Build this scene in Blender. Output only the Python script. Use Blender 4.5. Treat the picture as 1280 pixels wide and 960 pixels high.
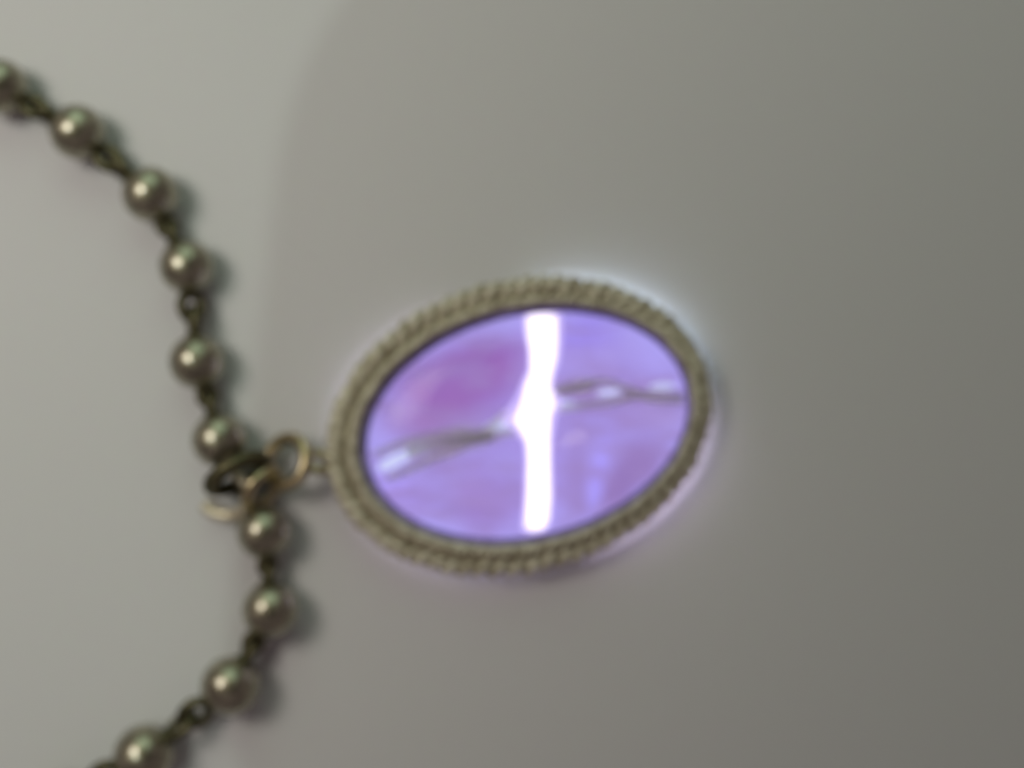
import bpy, bmesh, math, random
from mathutils import Vector, Matrix, Euler
R = math.radians
random.seed(7)
for o in list(bpy.data.objects):
    bpy.data.objects.remove(o)
C = bpy.context.scene.collection
sc = bpy.context.scene

# ---------------------------------------------------------------- camera
CAM_H = 0.150
S = 1e-4                       # metres of table per unit of the working grid (1280 x 960)
cd = bpy.data.cameras.new('camera')
cam = bpy.data.objects.new('camera', cd); C.objects.link(cam)
cam.location = (0, 0, CAM_H)
cd.sensor_width = 36
cd.lens = 36 * CAM_H / 0.128
cd.clip_start = 0.005; cd.clip_end = 20
cd.dof.use_dof = True
cd.dof.focus_distance = 0.1275
cd.dof.aperture_fstop = 4.1
sc.camera = cam

# ---------------------------------------------------------------- world, lamps, exposure
w = bpy.data.worlds.new('World'); sc.world = w; w.use_nodes = True
bg = w.node_tree.nodes['Background']
bg.inputs[0].default_value = (1.0, 0.80, 0.85, 1)
bg.inputs[1].default_value = 0.145
sc.view_settings.view_transform = 'Standard'
sc.view_settings.look = 'None'
sc.view_settings.exposure = 0.0
sc.view_settings.gamma = 1.0
sc.view_settings.use_curve_mapping = False
sc.render.engine = 'CYCLES'
sc.cycles.max_bounces = 10
sc.cycles.transmission_bounces = 8

def area(name, loc, target, size, power, col):
    l = bpy.data.lights.new(name, 'AREA'); l.shape = 'DISK'; l.size = size
    l.energy = power; l.color = col
    o = bpy.data.objects.new(name, l); C.objects.link(o)
    o.location = loc
    o.rotation_euler = (Vector(target) - Vector(loc)).to_track_quat('-Z', 'Y').to_euler()
    return o
area('desk_lamp', (-0.150, 0.075, 0.235), (-0.02, 0, 0), 0.11, 0.275, (1.0, 0.93, 0.87))
area('ceiling_lamp', (-0.55, 0.25, 1.9), (0, 0, 0), 0.042, 3.4, (0.84, 1.0, 0.92))
area('window_light', (0.02, 0.45, 0.30), (0, 0.03, 0), 0.50, 0.66, (0.70, 1.0, 0.76))

# ---------------------------------------------------------------- helpers
def W(px, py, z=0.0):
    """grid position on the picture of the table -> place at height z (metres)"""
    k = (CAM_H - z) / CAM_H
    return Vector(((px - 640) * S * k, (480 - py) * S * k, z))

def link(name, bm, mat, parent=None, smooth=True):
    bmesh.ops.recalc_face_normals(bm, faces=bm.faces)
    me = bpy.data.meshes.new(name); bm.to_mesh(me); bm.free()
    if smooth:
        for p in me.polygons: p.use_smooth = True
    me.materials.append(mat)
    o = bpy.data.objects.new(name, me); C.objects.link(o)
    if parent:
        o.parent = parent
        bpy.context.view_layer.update()
        o.matrix_parent_inverse = parent.matrix_world.inverted()
    return o

def empty(name, loc, label, cat, group=None):
    o = bpy.data.objects.new(name, None); C.objects.link(o)
    o.location = loc; o.empty_display_size = 0.005
    o['label'] = label; o['category'] = cat
    if group: o['group'] = group
    bpy.context.view_layer.update()
    return o

def tube(bm, pts, r, seg=10, closed=False, cap=True):
    n = len(pts); rings = []
    rr = r if callable(r) else (lambda i: r)
    up = Vector((0, 0, 1)); prev = None
    for i in range(n):
        if closed: t = (pts[(i+1) % n] - pts[i-1])
        else: t = pts[min(i+1, n-1)] - pts[max(i-1, 0)]
        t.normalize()
        if prev is None:
            a = t.cross(up)
            if a.length < 0.2: a = t.cross(Vector((1, 0, 0)))
            a.normalize()
        else:
            a = prev - t * prev.dot(t); a.normalize()
        prev = a
        b = t.cross(a)
        rings.append([bm.verts.new(pts[i] + (a*math.cos(2*math.pi*k/seg) + b*math.sin(2*math.pi*k/seg)) * rr(i)) for k in range(seg)])
    m = n if closed else n-1
    for i in range(m):
        A = rings[i]; B = rings[(i+1) % n]
        off = 0
        if closed and i == n-1:   # match the twist at the seam
            off = min(range(seg), key=lambda q: (A[0].co - B[q].co).length)
        for k in range(seg):
            bm.faces.new((A[k], A[(k+1) % seg], B[(k+1+off) % seg], B[(k+off) % seg]))
    if not closed and cap:
        bm.faces.new(rings[0][::-1]); bm.faces.new(rings[-1])

def torus(bm, c, axis, R_, r, seg=40, s2=12, squash=1.0, dirx=None):
    ax = axis.normalized()
    u = (dirx if dirx is not None else Vector((0, 0, 1)))
    u = (u - ax*u.dot(ax)).normalized(); v = ax.cross(u)
    pts = [c + (u*math.cos(2*math.pi*i/seg) + v*math.sin(2*math.pi*i/seg)*squash)*R_ for i in range(seg)]
    tube(bm, pts, r, s2, closed=True)

# ---------------------------------------------------------------- materials
def mat(name):
    m = bpy.data.materials.new(name); m.use_nodes = True
    return m, m.node_tree, m.node_tree.nodes['Principled BSDF']

def metal(name, c1, c2, rough, scale=900, bump=0.00006, metallic=1.0):
    m, nt, p = mat(name)
    tc = nt.nodes.new('ShaderNodeTexCoord')
    nz = nt.nodes.new('ShaderNodeTexNoise'); nz.inputs['Scale'].default_value = scale; nz.inputs['Detail'].default_value = 5
    nt.links.new(tc.outputs['Object'], nz.inputs['Vector'])
    rp = nt.nodes.new('ShaderNodeValToRGB')
    rp.color_ramp.elements[0].position = .35; rp.color_ramp.elements[0].color = (*c1, 1)
    rp.color_ramp.elements[1].position = .65; rp.color_ramp.elements[1].color = (*c2, 1)
    nt.links.new(nz.outputs['Fac'], rp.inputs['Fac']); nt.links.new(rp.outputs['Color'], p.inputs['Base Color'])
    mr = nt.nodes.new('ShaderNodeMapRange'); mr.inputs['To Min'].default_value = rough-.06; mr.inputs['To Max'].default_value = rough+.1
    nt.links.new(nz.outputs['Fac'], mr.inputs['Value']); nt.links.new(mr.outputs['Result'], p.inputs['Roughness'])
    bp = nt.nodes.new('ShaderNodeBump'); bp.inputs['Distance'].default_value = bump; bp.inputs['Strength'].default_value = .6
    nt.links.new(nz.outputs['Fac'], bp.inputs['Height']); nt.links.new(bp.outputs['Normal'], p.inputs['Normal'])
    p.inputs['Metallic'].default_value = metallic
    return m

M_bead = metal('antique_metal', (.20, .182, .11), (.37, .34, .225), .38)
_p = M_bead.node_tree.nodes['Principled BSDF']
_p.inputs['Coat Weight'].default_value = 1.0; _p.inputs['Coat Roughness'].default_value = .15; _p.inputs['Coat IOR'].default_value = 1.75
M_link = metal('link_metal', (.08, .075, .04), (.15, .135, .075), .5)
M_gold = metal('dull_gold', (.42, .375, .26), (.71, .67, .52), .5, scale=700, metallic=.4)
M_hook = metal('pale_gold', (.50, .44, .30), (.68, .62, .45), .4, metallic=.6)
M_ring = metal('ring_gold', (.40, .33, .18), (.54, .46, .29), .3)

m, nt, p = mat('pale_surface'); M_table = m
tc = nt.nodes.new('ShaderNodeTexCoord')
n1 = nt.nodes.new('ShaderNodeTexNoise'); n1.inputs['Scale'].default_value = 14; n1.inputs['Detail'].default_value = 3
n2 = nt.nodes.new('ShaderNodeTexNoise'); n2.inputs['Scale'].default_value = 1400; n2.inputs['Detail'].default_value = 4
for n in (n1, n2): nt.links.new(tc.outputs['Object'], n.inputs['Vector'])
mx = nt.nodes.new('ShaderNodeMix'); mx.data_type = 'RGBA'
mx.inputs[6].default_value = (.60, .605, .575, 1); mx.inputs[7].default_value = (.63, .615, .60, 1)
nt.links.new(n1.outputs['Fac'], mx.inputs[0])
mx2 = nt.nodes.new('ShaderNodeMix'); mx2.data_type = 'RGBA'; mx2.blend_type = 'MULTIPLY'; mx2.inputs[0].default_value = .10
nt.links.new(mx.outputs[2], mx2.inputs[6]); nt.links.new(n2.outputs['Color'], mx2.inputs[7])
nt.links.new(mx2.outputs[2], p.inputs['Base Color'])
p.inputs['Roughness'].default_value = .6
p.inputs['Specular IOR Level'].default_value = .3
bp = nt.nodes.new('ShaderNodeBump'); bp.inputs['Distance'].default_value = .00003; bp.inputs['Strength'].default_value = .4
nt.links.new(n2.outputs['Fac'], bp.inputs['Height']); nt.links.new(bp.outputs['Normal'], p.inputs['Normal'])

def emit(name, col, strength):
    m, nt, p = mat(name)
    tc = nt.nodes.new('ShaderNodeTexCoord')
    nz = nt.nodes.new('ShaderNodeTexNoise'); nz.inputs['Scale'].default_value = 250
    nt.links.new(tc.outputs['Object'], nz.inputs['Vector'])
    mr = nt.nodes.new('ShaderNodeMapRange'); mr.inputs['To Min'].default_value = strength*.85; mr.inputs['To Max'].default_value = strength*1.15
    nt.links.new(nz.outputs['Fac'], mr.inputs['Value']); nt.links.new(mr.outputs['Result'], p.inputs['Emission Strength'])
    p.inputs['Base Color'].default_value = (.3, .3, .3, 1)
    p.inputs['Emission Color'].default_value = (*col, 1)
    return m
M_white_glow = emit('painted_white_glow', (1.0, .93, 1.0), 1.5)
M_aura = emit('bloom_pale_violet', (.66, .54, 1.0), .98)
M_sliver = emit('painted_blue_glow', (.64, .71, 1.0), .88)
M_halo_pale = emit('halo_pale', (.62, .70, 1.0), 1.0)

# violet panel: stone's glow and colour clouds painted as emission, in object space
def violet_glow_paint():
    m, nt, p = mat('painted_violet_glow')
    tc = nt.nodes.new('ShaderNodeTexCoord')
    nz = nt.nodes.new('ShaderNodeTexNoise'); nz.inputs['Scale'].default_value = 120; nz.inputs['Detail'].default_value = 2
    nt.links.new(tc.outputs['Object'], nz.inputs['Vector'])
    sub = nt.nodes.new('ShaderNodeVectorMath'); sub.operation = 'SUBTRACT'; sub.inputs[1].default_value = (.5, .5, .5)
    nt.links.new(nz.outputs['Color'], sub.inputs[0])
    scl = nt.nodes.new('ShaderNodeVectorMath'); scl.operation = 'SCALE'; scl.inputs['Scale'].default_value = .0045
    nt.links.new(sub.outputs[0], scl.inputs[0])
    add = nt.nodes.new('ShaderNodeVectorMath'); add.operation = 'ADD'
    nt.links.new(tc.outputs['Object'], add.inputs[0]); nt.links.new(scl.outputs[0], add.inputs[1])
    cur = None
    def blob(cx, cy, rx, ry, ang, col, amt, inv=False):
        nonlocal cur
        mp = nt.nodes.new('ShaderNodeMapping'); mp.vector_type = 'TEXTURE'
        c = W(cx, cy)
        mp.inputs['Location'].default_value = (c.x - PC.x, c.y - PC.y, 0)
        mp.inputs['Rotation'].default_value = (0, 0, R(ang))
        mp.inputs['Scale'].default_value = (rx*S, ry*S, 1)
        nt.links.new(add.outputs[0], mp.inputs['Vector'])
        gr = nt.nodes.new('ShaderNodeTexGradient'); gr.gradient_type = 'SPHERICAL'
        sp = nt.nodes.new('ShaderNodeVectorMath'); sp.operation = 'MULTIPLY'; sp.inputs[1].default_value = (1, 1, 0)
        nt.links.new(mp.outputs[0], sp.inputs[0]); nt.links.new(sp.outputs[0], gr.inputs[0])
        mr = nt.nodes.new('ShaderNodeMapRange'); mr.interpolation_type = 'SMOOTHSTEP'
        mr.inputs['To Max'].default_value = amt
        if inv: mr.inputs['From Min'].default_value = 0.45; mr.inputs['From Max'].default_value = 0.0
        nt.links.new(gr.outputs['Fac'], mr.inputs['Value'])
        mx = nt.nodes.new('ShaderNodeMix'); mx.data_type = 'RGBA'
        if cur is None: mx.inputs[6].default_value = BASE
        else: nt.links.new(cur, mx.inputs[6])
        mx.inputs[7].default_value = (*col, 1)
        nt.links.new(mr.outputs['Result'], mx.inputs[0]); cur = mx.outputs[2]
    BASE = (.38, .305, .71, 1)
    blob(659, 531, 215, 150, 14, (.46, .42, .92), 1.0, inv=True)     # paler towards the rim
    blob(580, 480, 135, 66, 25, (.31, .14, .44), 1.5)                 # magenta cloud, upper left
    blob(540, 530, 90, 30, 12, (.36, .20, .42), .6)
    blob(600, 620, 70, 60, 0, (.33, .20, .50), .75)                   # lower left of the white glow
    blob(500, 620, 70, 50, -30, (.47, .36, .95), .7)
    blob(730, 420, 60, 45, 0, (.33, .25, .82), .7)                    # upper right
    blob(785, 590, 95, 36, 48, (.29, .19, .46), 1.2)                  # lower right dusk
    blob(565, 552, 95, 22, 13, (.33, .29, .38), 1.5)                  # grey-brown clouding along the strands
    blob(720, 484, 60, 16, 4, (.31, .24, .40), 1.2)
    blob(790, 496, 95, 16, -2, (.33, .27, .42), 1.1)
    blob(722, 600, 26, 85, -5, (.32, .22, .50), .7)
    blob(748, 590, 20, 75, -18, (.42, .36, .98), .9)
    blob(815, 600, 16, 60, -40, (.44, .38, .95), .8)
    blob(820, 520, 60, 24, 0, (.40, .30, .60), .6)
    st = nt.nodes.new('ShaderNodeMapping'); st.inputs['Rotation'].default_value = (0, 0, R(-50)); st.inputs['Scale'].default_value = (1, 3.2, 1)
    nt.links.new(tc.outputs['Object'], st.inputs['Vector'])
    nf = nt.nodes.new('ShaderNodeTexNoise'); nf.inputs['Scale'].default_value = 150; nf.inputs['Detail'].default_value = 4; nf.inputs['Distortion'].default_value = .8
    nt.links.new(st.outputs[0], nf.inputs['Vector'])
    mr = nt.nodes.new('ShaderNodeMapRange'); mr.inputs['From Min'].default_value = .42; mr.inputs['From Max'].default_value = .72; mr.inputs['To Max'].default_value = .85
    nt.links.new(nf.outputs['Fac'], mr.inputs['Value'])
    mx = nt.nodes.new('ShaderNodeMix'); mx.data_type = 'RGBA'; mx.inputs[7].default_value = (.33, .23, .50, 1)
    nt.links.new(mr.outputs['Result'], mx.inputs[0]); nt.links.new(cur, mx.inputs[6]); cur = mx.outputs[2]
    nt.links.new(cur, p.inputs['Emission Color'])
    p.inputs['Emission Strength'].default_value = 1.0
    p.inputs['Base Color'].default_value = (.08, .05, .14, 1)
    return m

m, nt, p = mat('clear_violet_glass'); M_glass = m
p.inputs['Base Color'].default_value = (.93, .90, 1.0, 1)
p.inputs['Transmission Weight'].default_value = 1
p.inputs['Roughness'].default_value = .06
p.inputs['IOR'].default_value = 1.22
p.inputs['Specular IOR Level'].default_value = .08
tc = nt.nodes.new('ShaderNodeTexCoord'); nz = nt.nodes.new('ShaderNodeTexNoise'); nz.inputs['Scale'].default_value = 160
nt.links.new(tc.outputs['Object'], nz.inputs['Vector'])
bp = nt.nodes.new('ShaderNodeBump'); bp.inputs['Distance'].default_value = .0002; bp.inputs['Strength'].default_value = .25
nt.links.new(nz.outputs['Fac'], bp.inputs['Height']); nt.links.new(bp.outputs['Normal'], p.inputs['Normal'])

M_phone = metal('phone_plastic', (.02, .02, .022), (.03, .03, .032), .4, 300, metallic=0)

# ---------------------------------------------------------------- the surface
bm = bmesh.new()
bmesh.ops.create_cube(bm, size=1, matrix=Matrix.Translation((0, 0, -.01)) @ Matrix.Diagonal((1.2, .9, .02, 1)))
bmesh.ops.bevel(bm, geom=bm.edges[:], offset=.003, segments=2, affect='EDGES')
o = link('table_surface', bm, M_table, smooth=False)
o['kind'] = 'structure'

# ---------------------------------------------------------------- the phone that takes the picture (behind the lens)
def rounded_slab(x0, x1, y0, y1, z0, z1, r, n=16):
    bm = bmesh.new(); pts = []
    for cx, cy, a0 in ((x1-r, y1-r, 0), (x0+r, y1-r, 90), (x0+r, y0+r, 180), (x1-r, y0+r, 270)):
        for i in range(n+1):
            a = R(a0 + 90*i/n); pts.append((cx + r*math.cos(a), cy + r*math.sin(a)))
    lo = [bm.verts.new((x, y, z0)) for x, y in pts]; hi = [bm.verts.new((x, y, z1)) for x, y in pts]
    bm.faces.new(lo[::-1]); bm.faces.new(hi)
    for i in range(len(pts)): bm.faces.new((lo[i], lo[(i+1) % len(pts)], hi[(i+1) % len(pts)], hi[i]))
    bmesh.ops.bevel(bm, geom=[e for e in bm.edges if abs(e.verts[0].co.z - e.verts[1].co.z) < 1e-6], offset=.0015, segments=2, affect='EDGES')
    return bm
PX0, PX1, PY0, PY1, PZ = -0.0765, 0.058, -0.060, 0.081, 0.156
ph = empty('smartphone', (0, 0, PZ), 'dark phone held level above the table, casting the soft shade round the pendant', 'phone')
link('phone_body', rounded_slab(PX0, PX1, PY0, PY1, PZ, PZ+.009, .045), M_phone, ph, smooth=False)
ph.rotation_euler.z = R(-6)
bm = bmesh.new(); torus(bm, Vector((0, 0, PZ)), Vector((0, 0, 1)), .0062, .0008, 32, 8, dirx=Vector((1, 0, 0)))
link('lens_ring', bm, M_link, ph)

# ---------------------------------------------------------------- pendant
PC = W(655, 533)
pend = empty('oval_pendant', (PC.x, PC.y, 0), 'oval pendant with glowing violet glass stone in a twisted gold rope frame', 'pendant')
INN = (659, 531.5, 210.4, 143.7, 14.1)
OUT = (646, 533, 238, 176, 16.3)
def ell(e, a, z, grow=0.0):
    cx, cy, ra, rb, t = e
    ra += grow; rb += grow; t = R(t)
    x = ra*math.cos(a)*math.cos(t) - rb*math.sin(a)*math.sin(t)
    y = ra*math.cos(a)*math.sin(t) + rb*math.sin(a)*math.cos(t)
    return W(cx + x, cy - y, z)
def lerp_ell(a, t, z):
    return ell(INN, a, z)*(1-t) + ell(OUT, a, z)*t
N = 144
def loft(rows, mat_, name, closed_profile=True, cap0=False, cap1=False):
    """rows: functions of angle -> point"""
    bm = bmesh.new()
    g = [[bm.verts.new(f(2*math.pi*i/N)) for i in range(N)] for f in rows]
    m_ = len(g) if closed_profile else len(g)-1
    for j in range(m_):
        A = g[j]; B = g[(j+1) % len(g)]
        for i in range(N): bm.faces.new((A[i], A[(i+1) % N], B[(i+1) % N], B[i]))
    if cap0: bm.faces.new(g[0])
    if cap1: bm.faces.new(g[-1])
    return link(name, bm, mat_, pend)
Z0 = .0012
# bezel cup wall: rounded band around the stone
prof = [(-.02, .0016), (-.02, .0030), (.04, .0036), (.18, .0039), (.38, .0037), (.48, .0030), (.60, .0023), (.78, .0017), (.70, Z0), (.30, Z0-.0002)]
loft([(lambda a, t=t, z=z: lerp_ell(a, t, z)) for t, z in prof], M_gold, 'bezel')
# twisted rope: two strands round each other
def rope(tcen, z, rad, wire, turns, phase, name, n=84*8):
    bm = bmesh.new(); pts = []
    for i in range(n):
        a = 2*math.pi*i/n
        c = lerp_ell(a, tcen, z); q = lerp_ell(a+.002, tcen, z)
        tg = (q-c).normalized(); nx = Vector((tg.y, -tg.x, 0))
        h = turns*a + phase + .35*math.sin(5*a) + .15*math.sin(13*a+2)
        c = c + nx*(.00007*math.sin(17*a) + .00005*math.sin(29*a+1))
        pts.append(c + nx*math.cos(h)*rad + Vector((0, 0, 1))*math.sin(h)*rad)
    tube(bm, pts, wire, 7, closed=True)
    return link(name, bm, M_gold, pend)
for k in range(2):
    rope(.80, .0027, .00068, .00068, 36, math.pi*k, 'rope_strand')
for k in range(2):
    rope(.26, .0041, .00028, .00033, 66, math.pi*k, 'inner_rope_strand')
# added panel behind the stone, carrying its glow as emission colour
M_violet = violet_glow_paint()
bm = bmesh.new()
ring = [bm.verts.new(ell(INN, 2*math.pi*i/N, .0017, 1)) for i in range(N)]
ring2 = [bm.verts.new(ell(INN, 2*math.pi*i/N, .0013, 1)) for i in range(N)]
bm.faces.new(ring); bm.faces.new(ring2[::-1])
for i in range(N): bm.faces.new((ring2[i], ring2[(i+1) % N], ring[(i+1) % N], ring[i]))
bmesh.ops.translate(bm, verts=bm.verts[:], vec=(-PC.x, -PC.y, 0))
panel = link('painted_glow_panel', bm, M_violet, None, smooth=False)
panel.parent = pend
# added dark violet ring: shade at the stone's edge put into its colour
M_edge_shade = metal('violet_edge_shade', (.20, .16, .42), (.30, .24, .55), .6, metallic=.2)
loft([(lambda a, g=g, z=z: ell(INN, a, z, g)) for g, z in ((-9, .0029), (-6, .0032), (2, .0034), (3, .0030), (-8, .0027))], M_edge_shade, 'edge_shade_ring')
# dome of glass
def dome_rows():
    rows = []
    rows.append(lambda a: ell(INN, a, .0026, -3))
    for j in range(0, 16):
        u = j/16; k = math.cos(u*math.pi/2); z = .0029 + .0034*math.sin(u*math.pi/2)
        def f(a, k=k, z=z):
            c = W(INN[0], INN[1], z); return c + (ell(INN, a, z, -3) - c)*k
        rows.append(f)
    return rows
rows = dome_rows()
bm = bmesh.new()
g = [[bm.verts.new(f(2*math.pi*i/N)) for i in range(N)] for f in rows]
for j in range(len(g)-1):
    for i in range(N): bm.faces.new((g[j][i], g[j][(i+1) % N], g[j+1][(i+1) % N], g[j+1][i]))
bm.faces.new(g[0])
top = bm.verts.new(W(INN[0], INN[1], .0063))
for i in range(N): bm.faces.new((g[-1][i], g[-1][(i+1) % N], top))
link('glass_stone', bm, M_glass, pend)
# white glow across the stone, added as an emissive strip
def strip(name, outline, z0, z1, m_):
    bm = bmesh.new()
    lo = [bm.verts.new(W(x, y, z0)) for x, y in outline]; hi = [bm.verts.new(W(x, y, z1)) for x, y in outline]
    bm.faces.new(lo[::-1]); bm.faces.new(hi)
    n = len(lo)
    for i in range(n): bm.faces.new((lo[i], lo[(i+1) % n], hi[(i+1) % n], hi[i]))
    return link(name, bm, m_, pend, smooth=False)
K = (664, 531)      # stone centre; MAG undoes the stone's own magnification
MAG = 0.925
def und(pts, m_=None):
    m_ = m_ or MAG
    return [(K[0] + (x-K[0])*m_, K[1] + (y-K[1])*m_) for x, y in pts]
bar = [(659, 389), (670, 384), (690, 384), (697, 389), (697, 420), (695, 445), (690, 466), (688, 482), (693, 497), (693, 507), (688, 518),  # outline of the added white glow strip
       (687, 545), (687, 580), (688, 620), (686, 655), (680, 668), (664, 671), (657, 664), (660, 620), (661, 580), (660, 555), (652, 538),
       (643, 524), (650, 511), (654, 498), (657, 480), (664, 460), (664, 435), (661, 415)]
strip('white_glow_strip', und([(676+(x-676)*1.06, y) for x, y in bar]), .00244, .00258, M_white_glow)
strip('bar_bloom', und([(675 + (x-675)*(1.36 + .35*math.exp(-((y-515)/22)**2)), 531 + (y-531)*1.03) for x, y in bar]), .00236, .00240, M_aura)  # bloom round the white glow, painted as a wider pale strip
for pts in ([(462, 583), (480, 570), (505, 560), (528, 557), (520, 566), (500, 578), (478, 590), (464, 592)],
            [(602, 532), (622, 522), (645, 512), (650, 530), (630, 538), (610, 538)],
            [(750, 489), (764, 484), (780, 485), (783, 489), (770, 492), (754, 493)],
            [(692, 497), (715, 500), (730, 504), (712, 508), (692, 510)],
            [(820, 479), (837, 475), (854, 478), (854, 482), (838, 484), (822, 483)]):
    strip('light_sliver', und(pts), .00178, .00188, M_sliver)  # bright streaks between the strands, painted as emissive pieces
# two dark wires twisted across the stone
M_wire, nt, p = mat('translucent_strand')
tl = nt.nodes.new('ShaderNodeBsdfTranslucent'); ms = nt.nodes.new('ShaderNodeMixShader'); ms.inputs[0].default_value = .8
nz = nt.nodes.new('ShaderNodeTexNoise'); nz.inputs['Scale'].default_value = 400; rp = nt.nodes.new('ShaderNodeValToRGB')
rp.color_ramp.elements[0].color = (.85, .85, .80, 1); rp.color_ramp.elements[1].color = (1, 1, .95, 1)
tcw = nt.nodes.new('ShaderNodeTexCoord'); nt.links.new(tcw.outputs['Object'], nz.inputs['Vector'])
nt.links.new(nz.outputs['Fac'], rp.inputs['Fac']); nt.links.new(rp.outputs['Color'], tl.inputs['Color']); nt.links.new(rp.outputs['Color'], p.inputs['Base Color'])
nt.links.new(p.outputs[0], ms.inputs[1]); nt.links.new(tl.outputs[0], ms.inputs[2]); nt.links.new(ms.outputs[0], nt.nodes['Material Output'].inputs['Surface'])
def wire(pts, wr):
    P = und(pts); wr *= 1.25; V = [W(x, y,   .0020 + .0001*math.sin(x*.07 + wr*90000)) for x, y in P]
    fine = []
    for i in range(len(V)-1):
        a = V[max(i-1, 0)]; b = V[i]; c = V[i+1]; d = V[min(i+2, len(V)-1)]
        for k in range(6):
            t = k/6
            fine.append(.5*((2*b) + (c-a)*t + (2*a-5*b+4*c-d)*t*t + (3*b-a-3*c+d)*t**3))
    fine.append(V[-1])
    bm = bmesh.new(); tube(bm, fine, wr, 8); link('twisted_wire', bm, M_wire, pend)
wire([(458, 570), (490, 556), (530, 546), (565, 541), (600, 547), (628, 541), (656, 536), (690, 492), (720, 480), (760, 474), (790, 483), (825, 497), (864, 497)], .00036)
wire([(474, 601), (505, 588), (535, 575), (570, 560), (600, 542), (630, 518), (656, 505), (690, 510), (735, 505), (770, 501), (800, 492), (830, 490), (864, 494)], .00036)
wire([(500, 567), (530, 558), (560, 552), (590, 548), (612, 545)], .0006)
wire([(694, 487), (718, 483), (745, 478)], .0004)

# emissive bands added under the frame to throw the halo on the table
def halo_band(a0, a1, m_, t=.78, name='halo_glow', n=48):
    """upright emissive band, added under the rope for the halo"""
    bm = bmesh.new(); rows = []
    for i in range(n+1):
        a = R(a0 + (a1-a0)*i/n); h = .0009*(.10 + .90*math.sin(math.pi*i/n))
        rows.append([bm.verts.new(lerp_ell(a, tt, z)) for tt, z in ((t-.06, .0001), (t, .0001), (t, .0001+h), (t-.06, .0001+h))])
    for i in range(n):
        for k in range(4): bm.faces.new((rows[i][k], rows[i+1][k], rows[i+1][(k+1) % 4], rows[i][(k+1) % 4]))
    bm.faces.new(rows[0]); bm.faces.new(rows[-1])
    return link(name, bm, m_, pend, smooth=False)
M_b1 = emit('halo_blue', (.60, .72, 1.0), 9.5)
M_b2 = emit('halo_lilac', (.75, .68, 1.0), 3.2)
M_b3 = emit('halo_soft', (.74, .66, 1.0), 12.0)
halo_band(-5, 75, M_b1)
halo_band(195, 272, M_b2)
halo_band(276, 352, M_b3)
halo_band(100, 170, M_b2)
# eyelet soldered to the frame
bm = bmesh.new(); torus(bm, W(399, 577, .0026), Vector((.25, .75, .6)), .0015, .00055, 30, 10)
link('eyelet', bm, M_ring, pend)

# ---------------------------------------------------------------- chain
chain = empty('bead_chain', (*W(246, 452)[:2], 0), 'curved chain of round antique metal beads joined by short links', 'bead chain')
beads = [(-90, 62, 34), (0, 108, 34), (97, 165, 34), (188, 243, 34.5), (233, 333, 33.5), (246, 452, 34), (274, 550, 34),
         (330, 665, 33.5), (338, 762, 35), (288, 857, 36.5), (180, 943, 37), (62, 1006, 37)]
def bead_mesh(r):
    bm = bmesh.new(); prof = []
    n = 20; hole = .20
    a0 = math.asin(hole)
    for i in range(n+1):
        a = a0 + (math.pi-2*a0)*i/n; prof.append((r*math.cos(a), r*math.sin(a)))
    seg = 40; g = [[bm.verts.new((x, y*math.cos(2*math.pi*k/seg), y*math.sin(2*math.pi*k/seg))) for k in range(seg)] for x, y in prof]
    # turned-in hole
    for x, y, at in ((prof[0][0]*.8, prof[0][1]*.8, 0), (prof[-1][0]*.8, prof[-1][1]*.8, None)):
        row = [bm.verts.new((x, y*math.cos(2*math.pi*k/seg), y*math.sin(2*math.pi*k/seg))) for k in range(seg)]
        if at == 0: g.insert(0, row)
        else: g.append(row)
    for j in range(len(g)-1):
        for k in range(seg): bm.faces.new((g[j][k], g[j][(k+1) % seg], g[j+1][(k+1) % seg], g[j+1][k]))
    bm.faces.new(g[0]); bm.faces.new(g[-1])
    return bm
pos = []
for x, y, r in beads:
    rad = r*S*.985; pos.append((W(x, y, rad), rad))
b0 = link('bead', bead_mesh(.0033), M_bead)
first = True
for i, (p_, rad) in enumerate(pos):
    o = b0 if first else b0.copy()
    if not first: C.objects.link(o)
    first = False
    a = pos[max(i-1, 0)][0]; b = pos[min(i+1, len(pos)-1)][0]; d = b-a
    o.parent = chain; o.location = p_ - chain.location
    o.rotation_euler = (random.uniform(0, 6), 0, 0)
    o.rotation_euler = (Matrix.Rotation(math.atan2(d.y, d.x), 3, 'Z') @ Matrix.Rotation(random.uniform(0, 6), 3, 'X')).to_euler()
    o.scale = (rad/.0033,)*3
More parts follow.
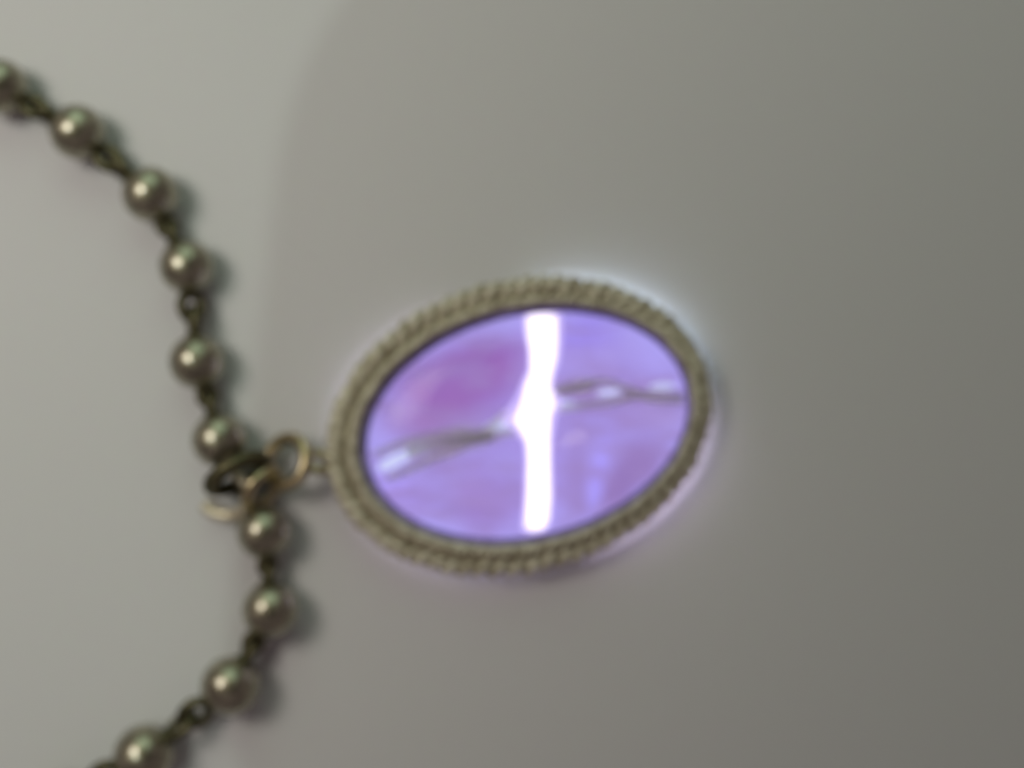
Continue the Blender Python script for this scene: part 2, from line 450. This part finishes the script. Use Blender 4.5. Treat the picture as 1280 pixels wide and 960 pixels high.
# links between neighbouring beads: a collar at each bead and two small loops
for i in range(len(pos)-1):
    (A, ra), (B, rb) = pos[i], pos[i+1]
    d = (B-A); L = d.length; d.normalize(); side = Vector((-d.y, d.x, 0))
    z = Vector((0, 0, 1))
    s0 = A + d*ra*.90; s1 = B - d*rb*.90
    gap = (s1-s0).length; mid = (s0+s1)/2 - z*.0004
    R1 = max(gap*.27, .00085)
    if i not in (6,):
        bm = bmesh.new()
        torus(bm, mid - d*R1*.62, side*.5 + z, R1, .00064, 24, 8, squash=.8, dirx=d)
        link('chain_loop', bm, M_link, chain)
    bm = bmesh.new()
    torus(bm, mid + d*R1*.62, side - z*.5, R1, .00064, 24, 8, squash=.8, dirx=d)
    link('chain_loop', bm, M_link, chain)
    for q, dd, rr in ((A, d, ra), (B, -d, rb)):
        bm = bmesh.new()
        pts = [q + dd*rr*(.86 + .06*k) for k in range(6)]
        tube(bm, pts, lambda k: (.0011, .00125, .0011, .0009, .0007, .0005)[k], 14)
        link('bead_cap', bm, M_link, chain)
# extra short bar through the join with the pendant
bm = bmesh.new(); tube(bm, [pos[6][0] + (pos[7][0]-pos[6][0])*t - Vector((0, 0, .0003)) for t in (.26, .34, .45, .55, .66, .74)], .00075, 10)
link('chain_bar', bm, M_link, chain)

# jump rings that hang the pendant on the chain: things of their own
cdv = (pos[7][0]-pos[6][0]).normalized()
def jring(c, z, axis, R_, r, label, dirx=None, squash=1.0, mat_=None):
    bm = bmesh.new(); cc = W(c[0], c[1], z); torus(bm, Vector((0, 0, 0)), axis, R_, r, 44, 12, squash, dirx)
    o = link('jump_ring', bm, mat_ or M_ring); o.location = cc
    o['label'] = label; o['category'] = 'jump ring'; o['group'] = 'jump rings joining the pendant to the chain'
jring((297, 592), .0042, Vector((.50, -.80, .30)), .0035, .00095, 'dark ring looped round the bead chain', mat_=M_link)
jring((328, 611), .0040, Vector((.75, -.50, .42)), .0025, .00070, 'small gold ring just above the bead under the join')
jring((358, 577), .0036, Vector((-.42, .22, .80)), .0029, .00080, 'gold ring lying next to the violet pendant frame')
bm = bmesh.new()
hp = [W(*q) for q in ((256, 630, .0018), (268, 640, .0019), (288, 644, .0022), (306, 638, .0030), (313, 624, .0042), (309, 608, .0050), (301, 598, .0050), (292, 596, .0044))]
hf = []
for i in range(len(hp)-1):
    a_, b_, c_, d_ = hp[max(i-1, 0)], hp[i], hp[i+1], hp[min(i+2, len(hp)-1)]
    for k in range(6):
        t = k/6; hf.append(.5*((2*b_) + (c_-a_)*t + (2*a_-5*b_+4*c_-d_)*t*t + (3*b_-a_-3*c_+d_)*t**3))
tube(bm, hf, lambda i: .00095 - .00035*i/len(hf), 12)
hk = link('clasp_hook', bm, M_hook)
hk['label'] = 'pale gold curled hook under the chain, its tip sticking out at the left'; hk['category'] = 'hook'

pend.location.z = .0004
